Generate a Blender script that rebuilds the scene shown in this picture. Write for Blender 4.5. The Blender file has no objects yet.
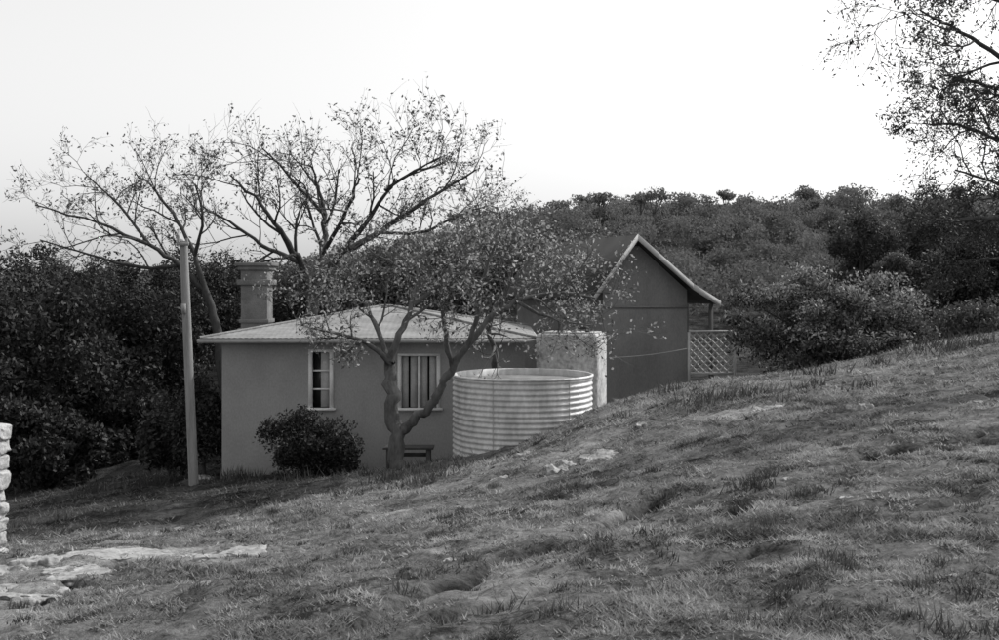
import bpy, math, numpy as np
from mathutils import Vector
rs=np.random.RandomState
F=1071.0; EYE=1.6; HZ=285.0; CX=499.5
def P(px,py,d): return np.array([(px-CX)/F*d, d, EYE-(py-HZ)/F*d])
scene=bpy.context.scene
# ------------------------------------------------------------ noise
_r=rs(5); _T=_r.rand(256,256)
def vn(x,y):
    xi=np.floor(x).astype(int); yi=np.floor(y).astype(int); fx=x-xi; fy=y-yi
    fx=fx*fx*(3-2*fx); fy=fy*fy*(3-2*fy)
    a=_T[xi&255,yi&255]; b=_T[(xi+1)&255,yi&255]; c=_T[xi&255,(yi+1)&255]; d=_T[(xi+1)&255,(yi+1)&255]
    return (a*(1-fx)+b*fx)*(1-fy)+(c*(1-fx)+d*fx)*fy
def fbm(x,y,o=4):
    s=0;a=.5
    for i in range(o):
        s=s+a*(vn(x*2**i+17*i,y*2**i+31*i)-.5); a*=.5
    return s
def sst(a,b,x):
    t=np.clip((x-a)/(b-a),0,1); return t*t*(3-2*t)
# ------------------------------------------------------------ terrain
cp=[P(*c) for c in [
 (500,640,4.8),(0,640,6.4),(999,640,4.0),(750,640,4.4),(250,640,5.5),
 (500,560,7.5),(0,560,10),(999,560,5.6),(230,553,10.2),(750,550,6.4),
 (999,450,9.5),(999,385,15),(999,338,22),(500,500,12),(500,460,17.5),
 (440,466,19.3),(522,446,19),(592,412,19.3),(640,397,21),(700,382,22),(770,376,22),(850,370,21.5),(915,348,22),
 (230,482,22),(100,492,24),(0,497,26),(100,550,13),(0,600,8),(200,523,16),(350,476,19.5),(330,500,15.5),
 (620,470,13),(750,420,14.5),(860,400,16),(750,480,9.5),(330,472,23),(240,474,23.5)]]
cp+= [np.array(c) for c in [(0,-5,.2),(0,0,0.02),(-8,0,-.9),(-16,0,-2),(12,0,1.3),(8,5,.75),(14,12,1.0),(17,22,1.2),(-18,22,-3.8),(-16,34,-4),(-7,30,-2.8),
     (0,34,-2.6),(1,26,-2.2),(4,29,-1.5),(8,30,-1.0),(13,31,.3),(16,35,-.2),(5,26,-1.2),(-9,12,-1.95),(-2,22.5,-2.3)]]
cp=np.array(cp)
def U(r2): return 0.5*r2*np.log(r2+1e-9)
n=len(cp)
K=U(((cp[:,None,:2]-cp[None,:,:2])**2).sum(2))+np.eye(n)*0.6
Pm=np.hstack([np.ones((n,1)),cp[:,:2]])
A=np.zeros((n+3,n+3));A[:n,:n]=K;A[:n,n:]=Pm;A[n:,:n]=Pm.T
W=np.linalg.solve(A,np.concatenate([cp[:,2],np.zeros(3)]))
def tps(x,y):
    z=W[n]+W[n+1]*x+W[n+2]*y
    for i in range(n): z=z+W[i]*U((x-cp[i,0])**2+(y-cp[i,1])**2)
    return z
def far(x,y):
    b=-3.0+1.2*np.tanh(x/25)
    hill=(2.6+ 9.0*sst(-40,15,x)+3*fbm(x/40,y/40,3))*sst(55,165,y)
    return b+hill+sst(200,600,y)*6
def base(x,y):
    dx=np.maximum(np.maximum(-15-x,x-16),0); dy=np.maximum(np.maximum(-3-y,y-33),0)
    w=sst(0,16,np.hypot(dx,dy))
    xc=np.clip(x,-24,26); yc=np.clip(y,-8,42)
    return tps(xc,yc)*(1-w)+far(x,y)*w
def hit(px,py):
    d=np.linspace(3.5,45,1600); X=(px-CX)/F*d; Z=EYE-(py-HZ)/F*d
    g=base(X,d); k=np.where(Z<g)[0]
    k=k[0] if len(k) else -1
    return X[k],d[k]
ruts_and_shadows=[[(325,636),(350,622),(395,606),(450,585),(500,562),(540,547),(585,534),(630,508),(668,492)],
      [(690,522),(730,514),(762,500)],[(820,470),(880,455),(940,443),(999,428)],[(740,414),(800,410),(870,404)],[(30,606),(60,588),(95,570),(140,556)],  # next-to-last strip is a ground shadow, drawn as a shallow dark groove
      [(590,522),(640,512),(700,500)],[(640,575),(720,560),(800,556)],[(860,530),(930,505),(999,492)],[(180,560),(260,540),(340,528)],[(430,520),(500,505),(560,497)],
      [(60,522),(120,515),(200,505),(260,500)],[(380,640),(440,622),(520,600),(560,590)]]  # first strip here is the tree shadow band, drawn as a dark groove
depth=[.2,.12,.12,.06,.1,.13,.05,.06,.04,.05,.07,.08]
RUT_SHADOW=[np.array([hit(*p) for p in r]) for r in ruts_and_shadows]
PATH=np.array([hit(*p) for p in [(-40,625),(10,602),(45,585),(80,566),(120,553),(170,551),(240,552)]])
def pld(R,x,y,wob,fr):
    xs=x+wob*fbm(x*fr,y*fr,3); ys=y+wob*fbm(x*fr+9,y*fr,3); dd=np.full(x.shape,9.)
    for a,b in zip(R[:-1],R[1:]):
        v=b-a;t=np.clip(((xs-a[0])*v[0]+(ys-a[1])*v[1])/(v@v),0,1)
        dd=np.minimum(dd,np.hypot(xs-a[0]-t*v[0],ys-a[1]-t*v[1]))
    return dd
def rut_shadow_d(x,y):
    z=0*x; m=0*x
    for k,(R,dp) in enumerate(zip(RUT_SHADOW,depth)):
        bb=(x>R[:,0].min()-1)&(x<R[:,0].max()+1)&(y>R[:,1].min()-1)&(y<R[:,1].max()+1)
        if not bb.any(): continue
        xx,yy=x[bb],y[bb]; dd=pld(R,xx,yy,.3 if k==0 else .6,2.6)
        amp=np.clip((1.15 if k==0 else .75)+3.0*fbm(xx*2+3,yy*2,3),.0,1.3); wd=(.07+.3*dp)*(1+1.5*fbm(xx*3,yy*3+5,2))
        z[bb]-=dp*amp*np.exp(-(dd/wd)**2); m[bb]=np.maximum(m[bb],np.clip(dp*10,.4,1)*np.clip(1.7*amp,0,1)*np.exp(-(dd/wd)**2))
    return z,m
def bare(x,y):
    m=np.zeros(x.shape); bb=(x<-1.5)&(y<16)&(y>5)
    if bb.any(): m[bb]=np.clip(1.5*np.exp(-(pld(PATH,x[bb],y[bb],.9,1.2)/.5)**2)+2*fbm(x[bb]*2,y[bb]*2,3)*np.exp(-(pld(PATH,x[bb],y[bb],.9,1.2)/1.2)**2),0,1)
    p=fbm(x*.9+40,y*.9+4,4)+.35*fbm(x*5,y*5,3)
    return np.maximum(m,.8*sst(.12,.23,p))
def painted_shade(x,y):  # tree shade painted as darker, thinner-grassed ground by the cottage
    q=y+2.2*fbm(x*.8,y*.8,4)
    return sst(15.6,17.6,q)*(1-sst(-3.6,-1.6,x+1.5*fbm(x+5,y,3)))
def H(x,y,full=True):
    x=np.asarray(x,float);y=np.asarray(y,float)
    z=base(x,y)
    near=1-sst(25,45,np.hypot(x,y))
    z=z+near*(.16*fbm(x*.7,y*.7,3)+.13*fbm(x*3,y*3,3))
    if full:
        z=z+near*.075*fbm(x*7,y*7,3)+rut_shadow_d(x,y)[0]
    return z
def Hs(x,y): return float(H(np.array([x]),np.array([y]))[0])
# ------------------------------------------------------------ materials
def nt(name):
    m=bpy.data.materials.new(name); m.use_nodes=True; t=m.node_tree; t.nodes.clear(); return m,t
def N(t,ty,**k):
    nd=t.nodes.new(ty)
    for a,b in k.items(): setattr(nd,a,b)
    return nd
def noise_mat(name,lo,hi,scale=3,rough=.9,bump=.3,stretch=(1,1,1),fine=40,metal=0.0,bdist=.02,p0=.35,p1=.65):
    m,t=nt(name); L=t.links.new
    tc=N(t,'ShaderNodeTexCoord'); mp=N(t,'ShaderNodeMapping'); mp.inputs['Scale'].default_value=stretch
    L(tc.outputs['Object'],mp.inputs['Vector'])
    n1=N(t,'ShaderNodeTexNoise'); n1.inputs['Scale'].default_value=scale; n1.inputs['Detail'].default_value=8; n1.inputs['Roughness'].default_value=.65
    n2=N(t,'ShaderNodeTexNoise'); n2.inputs['Scale'].default_value=fine; n2.inputs['Detail'].default_value=4
    L(mp.outputs[0],n1.inputs['Vector']); L(mp.outputs[0],n2.inputs['Vector'])
    a=N(t,'ShaderNodeMath',operation='MULTIPLY_ADD'); a.inputs[1].default_value=.35; L(n2.outputs['Fac'],a.inputs[0])
    b=N(t,'ShaderNodeMath',operation='MULTIPLY'); b.inputs[1].default_value=.65; L(n1.outputs['Fac'],b.inputs[0]); L(b.outputs[0],a.inputs[2])
    cr=N(t,'ShaderNodeMapRange'); cr.inputs['From Min'].default_value=p0; cr.inputs['From Max'].default_value=p1
    cr.inputs['To Min'].default_value=lo; cr.inputs['To Max'].default_value=hi; L(a.outputs[0],cr.inputs['Value'])
    bs=N(t,'ShaderNodeBsdfPrincipled'); bs.inputs['Roughness'].default_value=rough; bs.inputs['Metallic'].default_value=metal
    bs.inputs['Specular IOR Level'].default_value=.25
    L(cr.outputs[0],bs.inputs['Base Color'])
    bp=N(t,'ShaderNodeBump'); bp.inputs['Strength'].default_value=bump; bp.inputs['Distance'].default_value=bdist
    L(a.outputs[0],bp.inputs['Height']); L(bp.outputs[0],bs.inputs['Normal'])
    o=N(t,'ShaderNodeOutputMaterial'); L(bs.outputs[0],o.inputs[0]); return m
def leaf_mat(name,lo,hi,trans=.35,rough=.6):
    m,t=nt(name); L=t.links.new
    at=N(t,'ShaderNodeAttribute',attribute_name='shade')
    cr=N(t,'ShaderNodeMapRange'); cr.inputs['To Min'].default_value=lo; cr.inputs['To Max'].default_value=hi; L(at.outputs['Fac'],cr.inputs['Value'])
    bs=N(t,'ShaderNodeBsdfPrincipled'); bs.inputs['Roughness'].default_value=rough; bs.inputs['Specular IOR Level'].default_value=.3
    tr=N(t,'ShaderNodeBsdfTranslucent'); L(cr.outputs[0],bs.inputs['Base Color']); L(cr.outputs[0],tr.inputs['Color'])
    mx=N(t,'ShaderNodeMixShader'); mx.inputs[0].default_value=trans; L(bs.outputs[0],mx.inputs[1]); L(tr.outputs[0],mx.inputs[2])
    o=N(t,'ShaderNodeOutputMaterial'); L(mx.outputs[0],o.inputs[0]); return m
M={}
M['wall']=noise_mat('painted_render',.23,.35,.8,.9,.25,(1,1,.6),30)
M['roof']=noise_mat('weathered_roof_sheet',.13,.28,1.2,.9,.2,(1,2,1),25)
M['darkroof']=noise_mat('dark_roof_sheet',.02,.045,1.5,.9,.2)
M['gable']=noise_mat('shed_wall',.12,.19,1.0,.9,.3,(1,1,.5),30)
M['shade']=noise_mat('porch_wall_shaded',.06,.1,1.0,.9,.3)  # wall tone darkened to carry the porch and eave shade
M['white']=noise_mat('white_paint',.6,.8,3,.6,.1)
M['trim']=noise_mat('grey_trim_paint',.3,.42,3,.7,.1)
M['glass']=noise_mat('dark_glass',.015,.03,3,.12,.0)
M['curt']=noise_mat('shutter_paint',.35,.48,5,.8,.1)
M['brick']=noise_mat('rendered_chimney',.09,.19,3,.9,.6)
M['conc']=noise_mat('stained_concrete',.18,.5,2.2,.9,.4,(1,1,.8),18,p0=.38,p1=.6)
M['tank']=noise_mat('galvanised_iron',.36,.62,1.6,.55,.1,(1,1,.35),12,metal=.1,p0=.38,p1=.6)
M['lid']=noise_mat('tank_lid_iron',.10,.26,2.5,.7,.3)
M['wood']=noise_mat('pole_wood',.16,.3,2,.9,.5,(6,6,.4),20)
M['darkwood']=noise_mat('dark_timber',.03,.07,3,.8,.3)
M['bark']=noise_mat('bark',.045,.14,4,.95,.8,(1,1,.35),25)
M['barkd']=noise_mat('dark_bark',.025,.07,4,.95,.6,(1,1,.35),25)
M['rock']=noise_mat('weathered_rock',.14,.38,3,.95,.9,fine=22,bdist=.05)
M['stone']=noise_mat('limewashed_stone',.22,.5,4,.9,1.0,fine=25,bdist=.04)
M['leaf_front']=leaf_mat('pale_leaf',.05,.5,.4)
M['leaf_bare']=leaf_mat('sparse_leaf',.03,.2,.35)
M['leaf_dark']=leaf_mat('dark_leaf',.008,.055,.2)
M['leaf_bush']=leaf_mat('shrub_leaf',.012,.58,.3)
M['leaf_mid']=leaf_mat('gum_leaf',.02,.13,.3)
M['leaf_far']=leaf_mat('distant_foliage',.085,.19,.35,.9)  # lighter tone puts distance haze into the leaf colour
M['leaf_gr']=leaf_mat('dry_grass_blade',.04,.44,.4,.8)
# ------------------------------------------------------------ mesh helpers
def obj_from(name,V,Fc,mat,parent=None,shade=None,smooth=False,k=4):
    V=np.asarray(V,np.float32).reshape(-1,3); Fc=np.asarray(Fc,np.int32).reshape(-1,k)
    me=bpy.data.meshes.new(name); me.vertices.add(len(V)); me.vertices.foreach_set('co',V.ravel())
    me.loops.add(Fc.size); me.loops.foreach_set('vertex_index',Fc.ravel())
    me.polygons.add(len(Fc)); me.polygons.foreach_set('loop_start',np.arange(0,Fc.size,k,dtype=np.int32))
    if smooth: me.polygons.foreach_set('use_smooth',np.ones(len(Fc),bool))
    me.update(calc_edges=True)
    if shade is not None:
        a=me.attributes.new('shade','FLOAT','POINT'); a.data.foreach_set('value',np.asarray(shade,np.float32))
    me.materials.append(mat)
    o=bpy.data.objects.new(name,me); scene.collection.objects.link(o)
    if parent: o.parent=parent
    return o
def empty(name):
    o=bpy.data.objects.new(name,None); scene.collection.objects.link(o); return o
class MB:
    def __init__(s): s.V=[];s.F=[];s.n=0
    def add(s,V,Fc):
        s.V.append(np.asarray(V,float));s.F.append(np.asarray(Fc,int)+s.n);s.n+=len(V)
    def box(s,x0,x1,y0,y1,z0,z1,T=None):
        V=np.array([(x,y,z) for z in(z0,z1) for y in(y0,y1) for x in(x0,x1)],float)
        if T: V=np.array([T(*v) for v in V])
        s.add(V,[(0,2,3,1),(4,5,7,6),(0,1,5,4),(2,6,7,3),(0,4,6,2),(1,3,7,5)])
    def prism(s,poly,off):
        poly=np.array(poly,float); off=np.array(off,float); k=len(poly)
        V=np.vstack([poly,poly+off]); F4=[(i,(i+1)%k,k+(i+1)%k,k+i) for i in range(k)]
        s.add(V,F4); 
        if k==4: s.F.append(np.array([(3,2,1,0),(4,5,6,7)])+s.n-8)
    def tube(s,pts,rad,nn=6,cap=False):
        pts=np.asarray(pts,float); rad=np.asarray(rad,float); t=np.gradient(pts,axis=0); t/=np.linalg.norm(t,axis=1)[:,None]+1e-9
        d=pts[-1]-pts[0]; ref=np.eye(3)[np.argmin(np.abs(d))]
        u=np.cross(t,ref);u/=np.linalg.norm(u,axis=1)[:,None]+1e-9; v=np.cross(t,u)
        a=np.arange(nn)*2*np.pi/nn
        V=(pts[:,None]+rad[:,None,None]*(np.cos(a)[None,:,None]*u[:,None]+np.sin(a)[None,:,None]*v[:,None])).reshape(-1,3)
        i=np.arange(len(pts)-1)[:,None]*nn; j=np.arange(nn)[None]; j2=(j+1)%nn
        s.add(V,np.stack([i+j,i+j2,i+nn+j2,i+nn+j],-1).reshape(-1,4))
    def obj(s,name,mat,parent=None,smooth=False,bevel=0):
        o=obj_from(name,np.vstack(s.V),np.vstack(s.F),mat,parent,smooth=smooth)
        if bevel:
            b=o.modifiers.new('b','BEVEL'); b.width=bevel; b.segments=2; b.limit_method='ANGLE'
        return o
def rdir(r,n):
    v=r.normal(size=(n,3)); return v/np.linalg.norm(v,axis=1)[:,None]
def leafq(name,C,size,shade,mat,parent,r,flat=0,asp=.45):
    n=len(C); u=rdir(r,n); u[:,2]*=(1-flat); u/=np.linalg.norm(u,axis=1)[:,None]
    v=np.cross(u,rdir(r,n)); v/=np.linalg.norm(v,axis=1)[:,None]+1e-9
    s=np.broadcast_to(size,(n,))[:,None]*(.6+.8*r.rand(n,1))
    V=np.stack([C-u*s,C-v*s*asp,C+u*s,C+v*s*asp],1).reshape(-1,3)
    return obj_from(name,V,np.arange(4*n),mat,parent,shade=np.repeat(shade,4))
# ------------------------------------------------------------ ground
def axis(segs):
    out=[]
    for a,b,st in segs: out+=list(np.arange(a,b,st))
    return np.array(out+[segs[-1][1]])
xs=axis([(-900,-200,50),(-200,-60,10),(-60,-20,2),(-20,-8,.3),(-8,9,.05),(9,22,.3),(22,60,2),(60,200,10),(200,900,50)])
ys=axis([(-300,-60,40),(-60,-10,5),(-10,3,.5),(3,13,.045),(13,24,.09),(24,44,.4),(44,110,2.5),(110,250,8),(250,1500,60)])
XX,YY=np.meshgrid(xs,ys); x=XX.ravel();y=YY.ravel(); z=H(x,y)
nx,ny=len(xs),len(ys)
i=(np.arange(ny-1)[:,None]*nx+np.arange(nx-1)[None]).ravel()
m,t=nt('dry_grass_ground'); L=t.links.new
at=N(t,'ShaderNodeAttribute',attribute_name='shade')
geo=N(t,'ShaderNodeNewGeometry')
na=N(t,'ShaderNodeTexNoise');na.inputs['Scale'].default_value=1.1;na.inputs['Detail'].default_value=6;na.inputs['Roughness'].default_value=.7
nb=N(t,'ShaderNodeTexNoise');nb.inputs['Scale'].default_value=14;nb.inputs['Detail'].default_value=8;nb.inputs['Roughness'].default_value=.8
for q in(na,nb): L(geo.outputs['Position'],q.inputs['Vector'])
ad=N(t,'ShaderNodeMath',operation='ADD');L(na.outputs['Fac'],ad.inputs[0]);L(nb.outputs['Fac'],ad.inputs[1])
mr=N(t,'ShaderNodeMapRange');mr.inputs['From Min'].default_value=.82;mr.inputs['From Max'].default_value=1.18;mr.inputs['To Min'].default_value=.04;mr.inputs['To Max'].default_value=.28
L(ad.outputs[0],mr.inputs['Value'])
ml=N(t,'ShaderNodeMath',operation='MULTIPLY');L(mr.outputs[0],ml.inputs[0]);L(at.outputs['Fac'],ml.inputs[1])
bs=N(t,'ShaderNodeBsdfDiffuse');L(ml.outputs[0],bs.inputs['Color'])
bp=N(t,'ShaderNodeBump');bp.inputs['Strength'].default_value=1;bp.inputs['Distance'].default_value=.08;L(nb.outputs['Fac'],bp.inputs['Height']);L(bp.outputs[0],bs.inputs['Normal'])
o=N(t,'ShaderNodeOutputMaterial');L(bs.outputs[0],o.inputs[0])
sh=1-.75*sst(26,38,y); _,rm=rut_shadow_d(x,y); bm_=bare(x,y); sh=sh*(1+.6*bm_)
sh=np.clip(sh*(1-.93*np.clip(rm,0,1)),.05,2)  # grooves and shadow strips darkened in the ground colour
sh*=1-.68*painted_shade(x,y)  # tree shade multiplied into the ground colour
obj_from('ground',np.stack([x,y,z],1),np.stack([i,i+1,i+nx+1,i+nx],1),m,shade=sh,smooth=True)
# grass blades
r=rs(11); NB=520000
d=np.exp(r.uniform(np.log(3.6),np.log(27),NB)); gx=r.uniform(-.56,.56,NB)*d; gy=d
dens=fbm(gx*1.6,gy*1.6,4)+1.1*fbm(gx*6,gy*6,3)
_,rm=rut_shadow_d(gx,gy); bm_=bare(gx,gy); lt=painted_shade(gx,gy)
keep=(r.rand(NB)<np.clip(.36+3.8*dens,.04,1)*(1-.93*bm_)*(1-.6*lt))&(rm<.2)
keep&=~((gy>22.4)&(gx>-6.2)&(gx<.6))
gx=gx[keep];gy=gy[keep];d=d[keep];dens=dens[keep];lt=lt[keep]; nb_=len(gx)
gz=H(gx,gy)
hgt=(.010+.0014*d)*(.4+1.0*r.rand(nb_))*(1+2.4*np.clip(dens,0,.5)); wid=(.0024+.0006*d)*(.7+.6*r.rand(nb_))
an=r.rand(nb_)*2*np.pi; ln=r.rand(nb_)*2*np.pi; lean=hgt*(.4+1.8*r.rand(nb_))
B=np.stack([gx,gy,gz-.004],1); wv=np.stack([np.cos(an),np.sin(an),0*an],1)*wid[:,None]
tip=B+np.stack([np.cos(ln)*lean,np.sin(ln)*lean,hgt],1)
V=np.stack([B-wv,B+wv,tip],1).reshape(-1,3)
shd=np.clip((.44+1.5*fbm(gx*2.6+7,gy*2.6,4)+.9*(r.rand(nb_)-.5)**3*4+.1*dens)*(1-.6*lt),0,1)  # blades darkened by the same painted tree shade
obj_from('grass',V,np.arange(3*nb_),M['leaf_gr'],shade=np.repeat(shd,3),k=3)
# long tufts
tl=[(750,490,.13,130),(738,500,.1,80),(765,482,.1,70),(710,402,.4,110),(700,408,.26,60),(560,412,.25,60),(745,398,.3,70),(770,396,.25,60),(660,500,.08,90),(350,555,.1,80),
 (345,495,.15,60),(405,485,.15,60),(470,560,.07,70),(600,480,.09,60),(250,580,.08,80),(880,440,.08,60),(930,350,.4,90),(960,350,.4,80),(985,345,.4,80),(880,365,.3,60),(820,375,.3,60),(605,402,.3,60),(640,392,.3,60),(670,392,.28,60),(540,425,.24,60),(500,440,.22,50),(470,452,.3,60),(790,405,.2,60),(620,420,.16,50),(90,495,.4,80),(160,485,.4,80),(60,520,.2,60),(20,525,.2,60),(860,390,.2,60),(810,388,.2,60)]
for k in range(220): tl.append((r.randint(0,999),r.randint(400,635),r.uniform(.03,.09),r.randint(30,90)))
for k in range(40): tl.append((r.randint(200,460),r.randint(468,484),r.uniform(.1,.3),60))
Vt=[];St=[]
for px,py,h,c in tl:
    tx,ty=hit(px,py)
    if ty>40: continue
    q=r.normal(size=(c,2))*h*.7; bx=tx+q[:,0]; by=ty+q[:,1]; bz=H(bx,by)
    a=r.rand(c)*6.28; hh=h*(.3+.8*r.rand(c)); le=hh*r.rand(c)*.9; aw=r.rand(c)*6.28; w=.003+.0005*ty
    B=np.stack([bx,by,bz-.01],1); wv=np.stack([np.cos(aw),np.sin(aw),0*aw],1)*w
    Vt.append(np.stack([B-wv,B+wv,B+np.stack([np.cos(a)*le,np.sin(a)*le,hh],1)],1).reshape(-1,3)); St.append(np.repeat(r.rand(c)*r.uniform(.03,.35),3))
V=np.vstack(Vt); obj_from('grass_tufts',V,np.arange(len(V)),M['leaf_gr'],shade=np.concatenate(St),k=3)
# ------------------------------------------------------------ rocks
import bmesh
def rock(px,py,sx,sy,sz,seed,sink=.3,sub=5):
    tx,ty=hit(px,py); bm=bmesh.new(); bmesh.ops.create_icosphere(bm,subdivisions=sub,radius=1)
    rr=rs(seed); o1=rr.rand(3)*50
    co=np.array([v.co[:] for v in bm.verts])
    nn=1+1.5*fbm(co[:,0]*1.1+o1[0]+co[:,2]*.4,co[:,1]*1.1+o1[1],2)+.7*fbm(co[:,0]*4+o1[1],co[:,1]*4+o1[0]+co[:,2],3)
    top=.55+1.1*fbm(co[:,0]*2+o1[2],co[:,1]*2,4)
    for v,c,q,tp in zip(bm.verts,co,nn,top): v.co=Vector((c[0]*q*sx,c[1]*q*sy,max(min(c[2]*q*1.4,tp),-1)*sz))
    me=bpy.data.meshes.new('rock'); bm.to_mesh(me); bm.free()
    for p in me.polygons: p.use_smooth=True
    me.materials.append(M['rock']); o=bpy.data.objects.new('rock',me); scene.collection.objects.link(o)
    e=.3; nrm=Vector((-(Hs(tx+e,ty)-Hs(tx-e,ty))/(2*e),-(Hs(tx,ty+e)-Hs(tx,ty-e))/(2*e),1)).normalized()
    o.location=(tx,ty,Hs(tx,ty)-sz*sink); o.rotation_euler=nrm.to_track_quat('Z','Y').to_euler()
for k,a in enumerate([(118,557,.40,.5,.07),(150,552,.22,.25,.05),(235,553,.28,.25,.06),(188,557,.14,.13,.04),(20,594,.26,.3,.09),(6,570,.25,.28,.09),(70,574,.22,.3,.05),(562,467,.24,.2,.16),(600,455,.45,.3,.12),
    (765,411,.35,.2,.13),(862,410,.2,.15,.15),(640,478,.12,.1,.08),(203,480,.22,.2,.16),(455,468,.15,.12,.12),(725,436,.17,.1,.1),(40,565,.2,.2,.07),(500,478,.14,.1,.08),(830,398,.17,.1,.12),(575,538,.06,.06,.04),(275,530,.09,.07,.05),(45,612,.2,.16,.05)]):
    rock(*a,seed=k+1)
rr_=rs(77)
for k in range(26):
    px,py=rr_.randint(150,990),rr_.randint(400,590); s_=rr_.uniform(.03,.09)*(1.5 if py<470 else .7)
    rock(px,py,s_,s_*.8,s_*.6,seed=200+k,sink=.15,sub=4)
# ------------------------------------------------------------ cottage
ho=empty('cottage'); D=23.0
def X_(px,d=D): return (px-CX)/F*d
def Z_(py,d=D): return EYE-(py-HZ)/F*d
x0,x1=X_(222),.55; y0,y1=D,D+6.4; zb,zt=-3.1,Z_(341)
wins=[(X_(311),X_(331),Z_(408),Z_(352)),(X_(400),X_(438),Z_(408),Z_(356))]
gxs=sorted([x0,x1]+[w[0] for w in wins]+[w[1] for w in wins]); gzs=sorted([zb,zt]+[w[2] for w in wins[:1]]+[w[3] for w in wins])
b=MB()
for a0,a1 in zip(gxs[:-1],gxs[1:]):
    for c0,c1 in zip(gzs[:-1],gzs[1:]):
        mx,mz=(a0+a1)/2,(c0+c1)/2
        if any(w[0]<mx<w[1] and w[2]<mz<w[3] for w in wins): continue
        b.add([(a0,y0,c0),(a1,y0,c0),(a1,y0,c1),(a0,y0,c1)],[(0,1,2,3)])
b.add([(x0,y0,zb),(x0,y1,zb),(x0,y1,zt),(x0,y0,zt)],[(0,3,2,1)])
b.add([(x1,y0,zb),(x1,y1,zb),(x1,y1,zt),(x1,y0,zt)],[(0,1,2,3)])
b.add([(x0,y1,zb),(x1,y1,zb),(x1,y1,zt),(x0,y1,zt)],[(0,3,2,1)])
b.obj('walls',M['wall'],ho)
fr=MB();gl=MB();sh_=MB()
for k,(a0,a1,c0,c1) in enumerate(wins):
    gl.box(a0,a1,y0+.10,y0+.12,c0,c1)
    f=.05
    fr.box(a0-f,a0+.03,y0-.03,y0+.098,c0,c1); fr.box(a1-.03,a1+f,y0-.03,y0+.098,c0,c1)
    fr.box(a0-f,a1+f,y0-.033,y0+.098,c1,c1+f); fr.box(a0-f-.05,a1+f+.05,y0-.09,y0+.098,c0-f,c0)
    mz=(c0+c1)/2
    if k==0:
        for z_ in np.linspace(c0,c1,4)[1:-1]: fr.box(a0+.03,a1-.03,y0+.03,y0+.06,z_-.018,z_+.018)
        sh_.box(a0+.2,a1-.03,y0+.075,y0+.09,c0+.01,c1-.01)
    else:
        mxm=(a0+a1)/2; fr.box(mxm-.035,mxm+.035,y0+.02,y0+.06,c0,c1)
        for q in (a0+.03,mxm+.035):
            w_=(mxm-.035)-(a0+.03)
            for (u0,u1) in ((.02,.42),(.55,.95)): sh_.box(q+w_*u0,q+w_*u1,y0+.065,y0+.09,c0+.01,c1-.01)
gl.obj('window_glass',M['glass'],ho);fr.obj('window_frames',M['white'],ho);sh_.obj('curtains',M['curt'],ho)
e=.38; ex0,ex1,ey0,ey1=x0-e,x1+.25,y0-e,y1+e; ez=Z_(338,ey0); rz=ez+.60; run=3.45
rx0,rx1=ex0+run,ex1-run; ry=(ey0+ey1)/2
b=MB(); 
def cplane(b,A_,B_,C_,D_,pitch=.12,amp=.003):
    A_,B_,C_,D_=map(lambda q:np.array(q,float),(A_,B_,C_,D_)) # eave A->B, ridge D->C
    nn=max(4,int(np.linalg.norm(B_-A_)/pitch*4)); tt=np.linspace(0,1,nn+1)[:,None]
    lo=A_+(B_-A_)*tt
    e_=(B_-A_)/np.linalg.norm(B_-A_); L0=np.linalg.norm(B_-A_)
    up=D_-A_; sD=up@e_; perp=up-sD*e_; sC=(C_-A_)@e_
    S=tt[:,0]*L0; hfrac=np.minimum(1,np.minimum(S/max(sD,1e-3),(L0-S)/max(L0-sC,1e-3)))
    hi=lo+perp*hfrac[:,None]
    w=np.stack([0*S,0*S,amp*np.sin(S/pitch*2*np.pi)],1); lo=lo+w; hi=hi+w
    V=np.vstack([lo,hi]); k=nn+1; j=np.arange(nn); b.add(V,np.stack([j,j+1,k+j+1,k+j],1))
cplane(b,(ex0,ey0,ez),(ex1,ey0,ez),(rx1,ry,rz),(rx0,ry,rz))
cplane(b,(ex1,ey1,ez),(ex0,ey1,ez),(rx0,ry,rz),(rx1,ry,rz))
cplane(b,(ex0,ey1,ez),(ex0,ey0,ez),(rx0,ry,rz),(rx0,ry,rz))
cplane(b,(ex1,ey0,ez),(ex1,ey1,ez),(rx1,ry,rz),(rx1,ry,rz))
b.obj('roof',M['roof'],ho,smooth=True)
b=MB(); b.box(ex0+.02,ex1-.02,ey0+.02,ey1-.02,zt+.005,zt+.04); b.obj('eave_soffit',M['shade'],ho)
b=MB(); b.box(ex0-.02,ex1+.02,ey0-.06,ey0,ez-.1,ez-.02); b.box(ex0-.05,ex0-.005,ey0+.003,ey1,ez-.11,ez-.02); b.box(ex1+.005,ex1+.05,ey0+.003,ey1,ez-.11,ez-.02)
b.obj('gutter',M['trim'],ho)
b=MB()
for pts in ([(ex0,ey0,ez),(rx0,ry,rz)],[(ex1,ey0,ez),(rx1,ry,rz)],[(ex0,ey1,ez),(rx0,ry,rz)],[(ex1,ey1,ez),(rx1,ry,rz)],[(rx0,ry,rz),(rx1,ry,rz)]):
    q=np.array(pts)+np.array([0,0,.01]); b.tube(np.linspace(q[0],q[1],5),[.035]*5,6)
b.obj('ridge_caps',M['roof'],ho)
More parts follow.
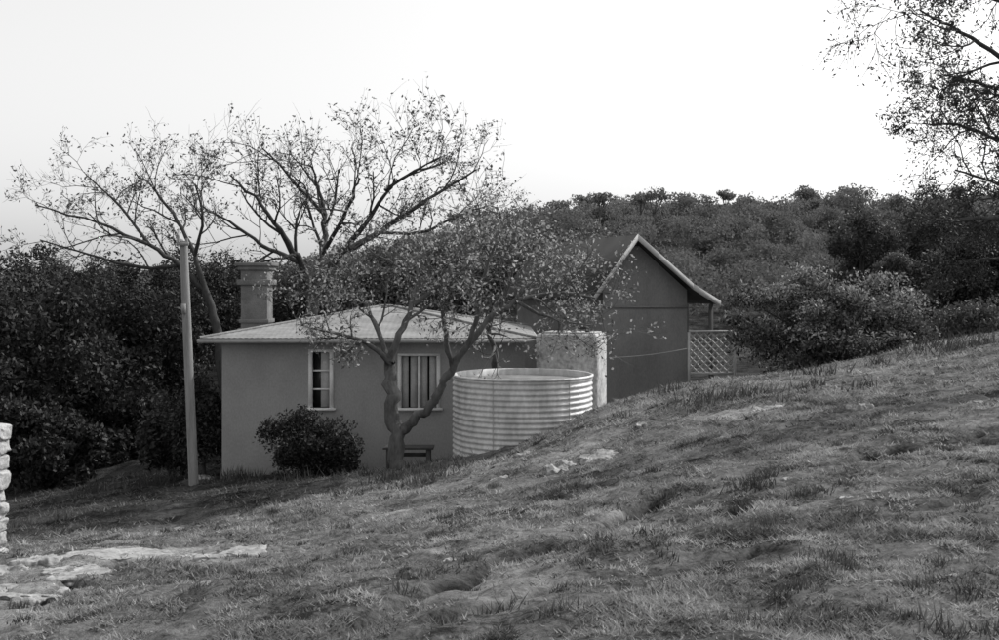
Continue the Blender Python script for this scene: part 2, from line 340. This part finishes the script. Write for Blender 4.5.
# chimney
cd=24.6; b=MB(); xa,xb=X_(238,cd),X_(270,cd)
zs=lambda p:Z_(p,cd)
b.box(xa+.06,xb-.06,cd,cd+.6,zs(345),zs(268))
b.box(xa-.02,xb+.02,cd-.06,cd+.66,zs(285),zs(279.5)); b.box(xa+.02,xb-.02,cd-.03,cd+.63,zs(323),zs(319))
b.box(xa-.0,xb+.0,cd-.05,cd+.65,zs(270),zs(266)); b.box(xa-.06,xb+.06,cd-.1,cd+.7,zs(266),zs(262.5))
b.box(xa+.0,xb+.12,cd-.08,cd+.68,zs(336),zs(328))
b.obj('chimney',M['brick'],ho,bevel=.015)
# ------------------------------------------------------------ water tank
wt=empty('corrugated_water_tank'); tc_=(X_(522.5,20.6),20.6); R=1.335; zt_=Z_(374,20.6); zb_=-2.1
def lathe(prof,seg=96):
    prof=np.array(prof); a=np.arange(seg)*2*np.pi/seg
    V=np.stack([tc_[0]+prof[:,0,None]*np.cos(a),tc_[1]+prof[:,0,None]*np.sin(a),prof[:,1,None]+0*a],-1).reshape(-1,3)
    i_=np.arange(len(prof)-1)[:,None]*seg;j=np.arange(seg)[None];j2=(j+1)%seg
    return V,np.stack([i_+j,i_+j2,i_+seg+j2,i_+seg+j],-1).reshape(-1,4)
zz=np.arange(zb_,zt_-.03,.0125); b=MB()
b.add(*lathe([(R+.014*math.sin((q-zb_)/.1*2*np.pi),q) for q in zz])); b.obj('corrugated_sides',M['tank'],wt,smooth=True)
b=MB(); b.add(*lathe([(R+.005,zt_-.04),(R+.03,zt_-.03),(R+.03,zt_),(R+.0,zt_+.012),(R-.03,zt_),(R-.03,zt_-.16)])); b.obj('rim',M['tank'],wt,smooth=True)
b=MB(); b.add(*lathe([(R-.03,zt_-.12),(R*.6,zt_-.1),(.25,zt_-.07),(.01,zt_-.07)])); b.obj('lid',M['lid'],wt,smooth=True)
b=MB()
for aa in (-2.0,-.9):
    b.tube([(tc_[0]+(R+.012)*math.cos(aa),tc_[1]+(R+.012)*math.sin(aa),q) for q in (zb_,zt_-.04)],[.008,.008],6)
b.obj('seams',M['trim'],wt)
# ------------------------------------------------------------ concrete tank block
ct=empty('concrete_water_tank'); ang=math.radians(18); c_,s_=math.cos(ang),math.sin(ang)
ox,oy=2.0,21.9
def Tc(u,v,w): return (ox+u*c_+v*s_, oy-u*s_+v*c_, w)
zt2=Z_(333.5,22.2); b=MB(); b.box(-1.32,0,0,.95,-2.6,zt2,Tc); b.obj('tank_body',M['conc'],ct,bevel=.07)
b=MB(); b.box(-1.2,-.1,.1,.85,zt2+.002,zt2+.03,Tc); b.obj('tank_top_slab',M['conc'],ct,bevel=.01)
b=MB(); q=Tc(-.25,.2,zt2); b.tube([(q[0],q[1],zt2),(q[0],q[1],zt2+.1),(q[0]-.06,q[1],zt2+.14),(q[0]-.2,q[1],zt2+.14)],[.05]*4,8); b.obj('inlet_pipe',M['darkwood'],ct,smooth=True)
# ------------------------------------------------------------ gabled shed
gs=empty('gabled_shed'); bb_=math.radians(20); cb,sb=math.cos(bb_),math.sin(bb_); A0=((636-CX)/F*27,27.0)
def G(px,py,back=0):
    k=(px-CX)/F; s=(k*A0[1]-A0[0])/(cb-k*sb); Xg=A0[0]+s*cb; Yg=A0[1]+s*sb; Zg=EYE-(py-HZ)/F*Yg
    return np.array([Xg-sb*back,Yg+cb*back,Zg])
bk=np.array([-sb,cb,0]); LEN=6.0
b=MB()
wl,wr=603,687
b.add([G(wl,430),G(wr,430),G(wr,290),G(wl,290)],[(0,1,2,3)])
b.add([G(wl,290),G(wr,290),G(639,246),G(629,246)],[(0,1,2,3)])
b.add([G(wl,430),G(wl,290),G(wl,290)+bk*LEN,G(wl,430)+bk*LEN],[(0,1,2,3)])
b.add([G(wr,430),G(wr,290),G(wr,290)+bk*LEN,G(wr,430)+bk*LEN],[(3,2,1,0)])
b.add([G(wl,430)+bk*LEN,G(wr,430)+bk*LEN,G(wr,290)+bk*LEN,G(633,241)+bk*LEN],[(3,2,1,0)])
b.obj('walls',M['gable'],gs)
b=MB(); fo=-bk*.3; th=np.array([0,0,.07])
apx=G(632,238)+fo; le=G(588,300)+fo; re=G(687,287)+fo; re2=G(714,304)+fo
b.prism([le,apx,apx+th,le+th],bk*(LEN+.6)); b.prism([apx,re,re+th,apx+th],bk*(LEN+.6)); b.prism([re,re2,re2+th,re+th],bk*(LEN+.6))
b.obj('roof',M['darkroof'],gs)
b=MB(); f2=-bk*.04
for p,q in((le,apx),(apx,re),(re,re2)):
    b.prism([p-th*1.0+f2,q-th*1.0+f2,q+th*1.2+f2,p+th*1.2+f2],bk*.036)
b.obj('bargeboards',M['trim'],gs)
b=MB(); b.prism([G(wl,308)-bk*.03,G(wr,308)-bk*.03,G(wr,306)-bk*.03,G(wl,306)-bk*.03],bk*.028); b.obj('wall_batten',M['gable'],gs)
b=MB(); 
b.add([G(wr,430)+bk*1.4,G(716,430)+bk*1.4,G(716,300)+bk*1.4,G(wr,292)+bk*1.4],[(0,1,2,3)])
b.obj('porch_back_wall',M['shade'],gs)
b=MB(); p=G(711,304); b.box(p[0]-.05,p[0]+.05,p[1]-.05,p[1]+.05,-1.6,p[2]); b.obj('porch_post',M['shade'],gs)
# lattice
lf=empty('lattice_fence'); fd=26.9; xa,xb=X_(690,fd),X_(733,fd); za,zt3=Z_(372,fd),Z_(332,fd); b=MB()
W_,H_=xb-xa,zt3-za
st=.19
for sgn in(1,-1):
    for c in np.arange(-H_,W_+H_,st):
        t0=max(0,(0-c)) ; t1=min(H_,W_-c)
        if t1-t0<.05: continue
        u0,u1=c+t0,c+t1; v0,v1=t0,t1
        if sgn<0: v0,v1=H_-v0,H_-v1
        yy=fd+.012*sgn
        b.tube([(xa+u0,yy,za+v0),(xa+u1,yy,za+v1)],[.021,.021],4)
b.box(xa-.03,xb+.03,fd-.04,fd+.04,zt3,zt3+.05); b.box(xa-.03,xb+.03,fd-.04,fd+.04,za-.06,za); b.box(xa-.06,xa,fd-.05,fd+.05,za-.9,zt3); b.box(xb,xb+.06,fd-.05,fd+.05,za-.9,zt3)
b.obj('lattice',M['trim'],lf)
# ------------------------------------------------------------ pole
po=empty('utility_pole'); b=MB(); pt=P(183.5,241,22.2); pbm=P(194.5,480,22.2); pbm[2]-=.4
b.tube(np.linspace(pbm,pt,8),np.linspace(.105,.085,8),12); b.add([pt+np.array([.085*math.cos(q),.085*math.sin(q),0]) for q in(0,1.57,3.14,4.71)],[(0,1,2,3)]); b.obj('pole_shaft',M['wood'],po,smooth=True)
b=MB(); b.box(pt[0]-.12,pt[0]+.14,pt[1]-.12,pt[1]-.08,pt[2]-.1,pt[2]-.02); b.tube([pt+[-.08,-.1,-.02],pt+[-.08,-.1,.12]],[.03,.025],8); b.tube([pt+[.1,-.1,-.02],pt+[.1,-.1,.06]],[.03,.025],8)
b.box(pt[0]-.0,pt[0]+.08,pt[1]-.16,pt[1]-.1,pt[2]-1.5,pt[2]-1.3);b.obj('insulator_bracket',M['wood'],po)
# ------------------------------------------------------------ bench
be=empty('garden_bench'); bx0,bx1,bd=X_(384,20.6),X_(434,20.6),20.6; gz_=Hs((bx0+bx1)/2,bd); bz=Z_(446,bd)
b=MB(); 
for k in range(3): b.box(bx0,bx1,bd-.2+k*.14,bd-.08+k*.14,bz-.04,bz)
b.obj('seat',M['darkwood'],be,bevel=.006)
b=MB()
for q in(bx0+.06,bx1-.14): b.box(q,q+.08,bd-.18,bd+.18,gz_-.2,bz-.042)
b.box(bx0+.14,bx1-.14,bd-.02,bd+.02,bz-.2,bz-.13); b.obj('legs',M['darkwood'],be)
# ------------------------------------------------------------ stone wall
sw=empty('stone_wall'); r=rs(3); wx1=X_(12,11.15); gzb=Hs(wx1,10.8)-.15; topz=Z_(437,10.8)
bm=bmesh.new(); zc=gzb
while zc<topz:
    hh=r.uniform(.09,.2); xx=wx1-r.uniform(0,.06)
    while xx>wx1-2.2:
        ww=r.uniform(.14,.42)
        for dy in(0,.24):
            g=bmesh.ops.create_icosphere(bm,subdivisions=4,radius=1)['verts']
            co=np.array([v.co[:] for v in g]); q=np.sign(co)*np.abs(co)**.5
            nn=1+.5*fbm(co[:,0]*1.7+xx*9+co[:,2],co[:,1]*1.7+co[:,2]*2+zc*9,4); tw=r.uniform(-.12,.12)
            for v,a,s_c in zip(g,q,nn):
                v.co=Vector((xx-ww/2+a[0]*ww*.53*s_c,10.8+dy+a[1]*.15*s_c,zc+hh/2+a[2]*hh*.54*s_c+tw*a[0]*ww*.5))
        xx-=ww
    zc+=hh
me=bpy.data.meshes.new('stones'); bm.to_mesh(me); bm.free(); me.materials.append(M['stone'])
for p in me.polygons:p.use_smooth=True
o=bpy.data.objects.new('stones',me); scene.collection.objects.link(o); o.parent=sw
# ------------------------------------------------------------ trees
class Tree:
    def __init__(s,name,seed): s.e=empty(name); s.b=MB(); s.tips=[]; s.r=rs(seed)
    def grow(s,p,dr,length,rad,lv,mx,up=.1,kids=5,ratio=.6,wig=.25,spread=.8):
        r=s.r; k=5 if lv<mx else 4; pts=[p]; d=dr/np.linalg.norm(dr); 
        for i in range(k-1):
            d=d+r.normal(size=3)*wig*.6+np.array([0,0,up*.3]); d/=np.linalg.norm(d); pts.append(pts[-1]+d*length/(k-1))
        pts=np.array(pts); rr=np.linspace(rad,rad*(.45 if lv<mx else .35),k); s.b.tube(pts,rr,3 if lv>=mx-1 else 5)
        if lv>=mx-1: s.tips+= [tuple(q) for q in pts[1:]] if lv==mx else [tuple(pts[-1])]
        if lv<mx: s.kids(pts,rr,lv,mx,length*ratio,up,kids,ratio,wig,spread)
    def kids(s,pts,rr,lv,mx,length,up,kids,ratio,wig,spread,t0=.25):
        r=s.r; k=len(pts)
        for j in range(kids):
            t=(t0+(1-t0)*(j+r.rand())/kids)*(k-1); i=min(int(t),k-2); f=t-i
            p=pts[i]*(1-f)+pts[i+1]*f; ra=(rr[i]*(1-f)+rr[i+1]*f)*.6; tg=pts[i+1]-pts[i]; tg/=np.linalg.norm(tg)+1e-9
            side=rdir(r,1)[0]; side-=side@tg*tg; side/=np.linalg.norm(side)
            dr=tg*(1-.3*spread)+side*spread+np.array([0,0,up])
            s.grow(p,dr,length*(.6+.7*r.rand()),max(ra,.0055),lv+1,mx,up,kids,ratio,wig,spread)
    def limb(s,pp,r0,r1,mx=3,length=1.2,kids=6,up=.15,ratio=.6,wig=.25,spread=.8,t0=.35,sub=True):
        q=np.array([P(*a) for a in pp]); t=np.arange(len(q)); tt=np.linspace(0,len(q)-1,(len(q)-1)*4+1)
        pts=np.stack([np.interp(tt,t,q[:,i]) for i in range(3)],1)
        for _ in range(3): pts[1:-1]=(pts[:-2]+2*pts[1:-1]+pts[2:])/4
        pts[1:-1]+=s.r.normal(size=(len(pts)-2,3))*r0*.22
        rr=np.linspace(r0,r1,len(pts))*(1+.08*s.r.normal(size=len(pts))); s.b.tube(pts,rr,8)
        if sub: s.kids(pts,rr,0,mx,length,up,kids,ratio,wig,spread,t0)
    def done(s,bark,leaf,per,size,jit,asp=.45,keep=1.0,shpow=1.0):
        s.b.obj('trunk_and_branches',bark,s.e,smooth=True)
        if per>0:
            T=np.array(s.tips); 
            if keep<1: T=T[s.r.rand(len(T))<keep]
            C=np.repeat(T,per,0); C=C+s.r.normal(size=C.shape)*jit; leafq('leaves',C,size,s.r.rand(len(C))**shpow,leaf,s.e,s.r,asp=asp)
# front tree
T=Tree('shade_tree',21); d0=20.0
T.limb([(398,474,d0),(397,440,d0),(394,412,d0),(391,385,d0),(390,362,d0+.1)],.165,.10,sub=False)
T.limb([(397,436,d0),(412,420,d0-.1),(430,406,d0-.3),(443,388,d0-.5),(452,366,d0-.6),(468,345,d0-.7)],.10,.06,sub=False)
K=dict(mx=3,length=1.05,kids=6,up=.1,ratio=.62,spread=.9,wig=.35)
T.limb([(390,362,d0+.1),(398,335,d0+.2),(412,305,d0+.5),(420,275,d0+.7),(425,245,d0+.9)],.08,.02,**K)
T.limb([(390,364,d0+.1),(372,345,d0),(345,335,d0-.3),(312,328,d0-.6)],.055,.02,**{**K,'length':.65})
T.limb([(392,375,d0),(378,330,d0+.5),(365,300,d0+.8),(345,270,d0+1.2)],.06,.02,**K)
T.limb([(468,345,d0-.7),(488,318,d0-.6),(515,300,d0-.4),(555,290,d0-.2),(595,298,d0)],.06,.02,**K)
T.limb([(468,345,d0-.7),(478,315,d0-1),(482,280,d0-1.2),(495,245,d0-1.2)],.055,.02,**K)
T.limb([(452,366,d0-.6),(445,335,d0-1),(440,300,d0-1.4),(450,265,d0-1.7)],.05,.02,**{**K,'kids':6})
T.limb([(412,305,d0+.5),(440,285,d0+.6),(475,262,d0+.8),(520,240,d0+1)],.045,.018,**{**K,'kids':6})
T.limb([(365,300,d0+.8),(340,290,d0+.6),(310,288,d0+.5)],.04,.015,**{**K,'length':.75,'kids':5})
T.limb([(495,368,d0+2.3),(495,350,d0+1.8),(485,325,d0+.8),(510,280,d0+.4)],.07,.03,**{**K,'kids':5})
T.limb([(497,475,d0+2.4),(496,400,d0+2.4),(495,368,d0+2.3)],.09,.08,sub=False)
T.limb([(515,300,d0-.4),(545,318,d0-.2),(590,325,d0+.2)],.035,.015,**{**K,'length':.75,'kids':5})
T.limb([(515,300,d0-.4),(540,270,d0-.2),(560,255,d0+.2)],.035,.015,**{**K,'length':.75,'kids':5})
T.done(M['bark'],M['leaf_front'],2,.037,.06,asp=.5,keep=.66,shpow=1.2)
# big tree behind the cottage
T=Tree('deciduous_tree',33); d0=34.0
K=dict(mx=3,length=1.8,kids=6,up=.1,ratio=.57,spread=.75,wig=.36,t0=.2)
T.limb([(312,420,d0),(311,360,d0),(312,318,d0),(314,290,d0)],.26,.19,sub=False)
T.limb([(314,292,d0),(300,262,d0),(285,238,d0-1),(262,205,d0-1.5),(230,175,d0-2)],.13,.025,**K)
T.limb([(314,292,d0),(322,255,d0+.5),(326,215,d0+1),(318,185,d0+1),(310,165,d0+1)],.13,.025,**K)
T.limb([(316,285,d0),(340,255,d0),(365,225,d0-.5),(385,195,d0-1),(395,178,d0-1)],.12,.025,**K)
T.limb([(340,255,d0),(380,232,d0+1),(420,205,d0+1.5),(455,182,d0+2),(480,168,d0+2)],.1,.025,**K)
T.limb([(322,255,d0+.5),(345,215,d0-1),(355,190,d0-2),(360,178,d0-2)],.08,.025,**{**K,'length':1.5})
T.limb([(300,262,d0),(270,250,d0+1),(240,228,d0+1),(200,205,d0+1)],.09,.025,**K)
T.limb([(326,215,d0+1),(300,190,d0),(280,165,d0-.5),(262,148,d0-1)],.07,.02,**K)
T.limb([(385,190,d0-1),(415,170,d0-1.5),(440,158,d0-2)],.06,.02,**K)
T.limb([(380,232,d0+1),(420,235,d0+1),(460,215,d0+1),(490,205,d0+1)],.06,.02,**{**K,'length':1.5})
T.done(M['barkd'],M['leaf_bare'],2,.055,.06,keep=.38)
T=Tree('deciduous_tree',35); d0=31.0
K=dict(mx=3,length=1.6,kids=6,up=.08,ratio=.55,spread=.75,wig=.36,t0=.2)
T.limb([(222,440,d0),(222,370,d0),(216,320,d0),(205,290,d0)],.15,.11,sub=False)
T.limb([(205,290,d0),(180,265,d0),(150,245,d0-.5),(100,222,d0-1),(35,205,d0-1.5)],.085,.02,**K)
T.limb([(205,290,d0),(195,255,d0),(178,220,d0+1),(155,190,d0+1.5),(135,172,d0+2)],.085,.02,**K)
T.limb([(178,265,d0),(145,270,d0+1),(90,255,d0+1),(40,240,d0+1)],.06,.02,**K)
T.limb([(195,255,d0),(205,215,d0-1),(195,185,d0-1)],.06,.02,**{**K,'length':1.2})
T.limb([(150,245,d0-.5),(120,205,d0),(90,178,d0)],.05,.02,**{**K,'length':1.3})
T.done(M['barkd'],M['leaf_bare'],2,.05,.06,keep=.33)
# right overhanging tree
T=Tree('overhanging_tree',41); d0=15.0
K=dict(mx=3,length=.9,kids=6,up=-.05,ratio=.6,spread=.8,wig=.34,t0=.1)
T.limb([(1140,420,d0),(1130,320,d0),(1110,220,d0),(1080,120,d0),(1060,20,d0),(1050,-100,d0)],.25,.1,sub=False)
T.limb([(1115,250,d0),(1060,232,d0-.5),(1000,215,d0-1),(950,222,d0-1.3),(905,215,d0-1.5)],.055,.012,**{**K,'length':.6})
T.limb([(1110,220,d0),(1060,170,d0),(1000,140,d0+.3),(955,122,d0+.5),(930,125,d0+.6)],.05,.012,**{**K,'length':.8})
T.limb([(1080,120,d0),(1040,80,d0-.6),(990,50,d0-.8),(950,25,d0-1),(920,10,d0-1.2)],.05,.012,**{**K,'length':.8})
T.limb([(1080,120,d0),(1030,100,d0+.6),(985,85,d0+.6),(945,75,d0+.5)],.05,.012,**{**K,'length':.8})
T.limb([(1060,20,d0),(1000,0,d0),(940,-20,d0),(915,-25,d0)],.05,.012,**{**K,'length':.75})
T.limb([(1100,190,d0),(1040,200,d0+.8),(990,180,d0+1),(955,170,d0+1)],.045,.012,**{**K,'length':.8})
T.limb([(1115,250,d0),(1060,262,d0+.8),(1010,258,d0+1),(960,262,d0+1)],.045,.012,**{**K,'length':.55})
T.done(M['barkd'],M['leaf_dark'],5,.027,.055,asp=.4,keep=.85)
# ---- leafy crowns
def crown_pts(c,rad,nl,nleaf,r,lr=.38,shell=.25,bot=-.6):
    c=np.array(c);rad=np.array(rad); d=rdir(r,nl)*(r.rand(nl,1)**.4)*(1-lr*.8); d[:,2]=np.maximum(d[:,2],bot)
    lc=c+d*rad; ls=lr*(.6+.7*r.rand(nl)); idx=r.randint(0,nl,nleaf); dd=rdir(r,nleaf)
    pos=lc[idx]+dd*rad*(ls[idx]*(1-shell*r.rand(nleaf)**1.0+.12*r.normal(size=nleaf)))[:,None]
    sh=np.clip(.35*r.rand(nl)[idx]+.55*r.rand(nleaf)+.12*dd[:,2],0,1); return pos,sh,lc
def leafy(name,c,rad,nl,nleaf,size,mat,seed,base=None,trunk_r=.12,bark='barkd',pw=1,**k):
    r=rs(seed); e=empty(name); pos,sh,lc=crown_pts(c,rad,nl,nleaf,r,**k); leafq('foliage',pos,size,sh**pw,mat,e,r,asp=.5)
    b=MB(); bx,by=(base if base else (c[0],c[1])); gz=Hs(bx,by)-.15; j=np.array([bx,by,gz]); top=np.array([c[0],c[1],c[2]-.35*rad[2]])
    mid=(j+top)/2+r.normal(size=3)*.06*np.linalg.norm(top-j); tp=np.array([j,(j+mid)/2,mid,(mid+top)/2,top]); b.tube(tp,np.linspace(trunk_r,trunk_r*.6,5),8)
    for q in lc[::max(1,nl//14)]:
        m_=(top+q)/2+r.normal(size=3)*.1*rad[0]*.5; s0=tp[r.randint(2,5)]; b.tube([s0,m_,q],[trunk_r*.45,trunk_r*.25,trunk_r*.1],5)
    b.obj('trunk',M[bark],e,smooth=True); return e
def at(px,py,d): return tuple(P(px,py,d))
leafy('flowering_shrub',at(831,323,25.5),(2.85,2.1,1.55),120,42000,.045,M['leaf_bush'],51,trunk_r=.09,lr=.2,bot=-.65,pw=2.2,shell=.5)
leafy('shrub',at(303,446,21.6),(1.08,.75,.88),36,14000,.034,M['leaf_dark'],52,trunk_r=.05,lr=.3,shell=.5)
leafy('shrub',at(347,458,21.4),(.42,.4,.5),12,2600,.036,M['leaf_dark'],53,trunk_r=.03)
leafy('shrub',at(205,425,23.6),(.95,.8,1.25),26,9000,.045,M['leaf_dark'],54,trunk_r=.05,lr=.3)
leafy('shrub',at(170,440,24.5),(.8,.8,1.0),20,5000,.055,M['leaf_dark'],55,trunk_r=.05)
for k,(px,py,dd,rx,rz) in enumerate([(20,350,28,2.6,2.4),(85,360,31,2.6,2.5),(140,350,33,2.5,2.6),(-60,340,30,3,3),(45,305,40,3.2,2.6),(120,310,42,3.2,2.5),(195,305,44,3.2,2.6),(240,305,46,3,2.4),(20,430,27,2,1.4),(110,430,30,2.2,1.5),(60,455,26.5,1.3,.9)]):
    leafy('evergreen_tree',at(px,py,dd),(rx,rx*.9,rz),44,15000,.07,M['leaf_dark'],60+k,trunk_r=.14,lr=.25,bot=-.9,shell=.5)
for k,(px,py,dd,rx,rz) in enumerate([(330,290,48,3.5,2.2),(400,285,50,3.5,2.4),(470,275,52,3.5,2.6),(540,270,54,3.5,2.4),(275,300,50,3,2.2)]):
    leafy('gum_tree',at(px,py,dd),(rx,rx*.9,rz),46,13000,.085,M['leaf_mid'],80+k,trunk_r=.16,lr=.26,bot=-.9)
for k,(px,py,dd,rx,rz) in enumerate([(905,233,44,2.7,2.4),(862,262,42,2.0,2.3),(950,248,42,2.0,2.3),(985,270,36,1.8,1.8),(925,285,38,2.2,1.6),(1030,250,38,2.5,2.6)]):
    leafy('gum_tree',at(px,py,dd),(rx,rx*.9,rz),46,13000,.065,M['leaf_mid' if k!=3 else 'leaf_dark'],90+k,trunk_r=.16,lr=.24,bot=-.8,shell=.5)
leafy('shrub',at(975,325,27),(1.6,1.2,.7),24,7000,.05,M['leaf_mid'],99,trunk_r=.05)
# distant forest (one object: foliage + trunks), a jittered grid so the canopy is continuous
fe=empty('forest_trees'); tb=MB()
r=rs(7); AP=[];AS=[];AZ=[]; cells=[]
for yy in np.arange(70,196,5.0):
    for xx in np.arange(-.6*yy,.6*yy,3.7): cells.append((xx+r.uniform(-1.6,1.6),yy+r.uniform(-2.3,2.3)))
print('forest',len(cells))
for xx,yy in cells:
    big=(r.rand()<.07) and yy>120
    rx=r.uniform(1.7,3.0)*(1.1 if big else 1); rz=rx*(r.uniform(.4,.6) if big else r.uniform(.6,.95)); g=Hs(xx,yy); hz=r.uniform(4.6,5.8) if big else r.uniform(1.4,3.9)
    cnt=620; pos,sh,lc=crown_pts((xx,yy,g+hz),(rx,rx,rz),9,cnt,r,lr=.42 if big else .46)
    if big:
        fk=np.array([xx,yy,g+hz*.6]); tb.tube([(xx,yy,g-.3),fk],[.16,.12],5)
        for q in lc[:6]: tb.tube([fk,(fk+q)/2+[0,0,-.15],q],[.08,.06,.03],4)
    AP.append(pos);AS.append(np.clip(sh*.7+.35*r.rand()+(yy-130)*.004,0,1.3));AZ.append(np.full(cnt,.085+yy*.0006))  # foliage tone lightens with distance as painted haze
AP=np.vstack(AP);AS=np.concatenate(AS);AZ=np.concatenate(AZ)
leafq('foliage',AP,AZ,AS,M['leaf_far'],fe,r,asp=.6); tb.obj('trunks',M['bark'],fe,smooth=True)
b=MB(); a_=G(604,357)-bk*.25; c2=G(687,347)-bk*.25; tt=np.linspace(0,1,12)[:,None]; pts=a_*(1-tt)+c2*tt; pts[:,2]-=(.05*4*tt*(1-tt))[:,0]; b.tube(pts,[.009]*12,5); b.obj('clothes_line',M['trim'])
# ------------------------------------------------------------ light
AZI=math.radians(62); EL=math.radians(42)
S=Vector((math.sin(AZI)*math.cos(EL),math.cos(AZI)*math.cos(EL),math.sin(EL)))
sl=bpy.data.lights.new('sun','SUN'); sl.energy=3.5; sl.angle=math.radians(.5); sl.color=(1,.99,.975)
so=bpy.data.objects.new('sun',sl); scene.collection.objects.link(so); so.rotation_euler=(-S).to_track_quat('-Z','Y').to_euler()
w=bpy.data.worlds.new('World'); scene.world=w; w.use_nodes=True; t=w.node_tree; t.nodes.clear()
sk=t.nodes.new('ShaderNodeTexSky'); sk.sky_type='NISHITA'; sk.sun_disc=False; sk.sun_elevation=EL; sk.sun_rotation=AZI; sk.dust_density=4; sk.air_density=1.5
bw=t.nodes.new('ShaderNodeRGBToBW'); hz_=t.nodes.new('ShaderNodeMath'); hz_.operation='ADD'; hz_.inputs[1].default_value=3.6
bg=t.nodes.new('ShaderNodeBackground'); bg.inputs[1].default_value=.13; ow=t.nodes.new('ShaderNodeOutputWorld')
t.links.new(sk.outputs[0],bw.inputs[0]); t.links.new(bw.outputs[0],hz_.inputs[0]); t.links.new(hz_.outputs[0],bg.inputs[0]); t.links.new(bg.outputs[0],ow.inputs[0])
scene.view_settings.view_transform='Standard'; scene.view_settings.look='None'; scene.view_settings.exposure=0
cam=bpy.data.cameras.new('camera'); co=bpy.data.objects.new('camera',cam); scene.collection.objects.link(co)
co.location=(0,0,EYE); co.rotation_euler=(math.pi/2,0,0); cam.lens=F/999*36; cam.sensor_width=36; cam.shift_y=-35/999; cam.clip_end=3000; cam.clip_start=.1
scene.camera=co
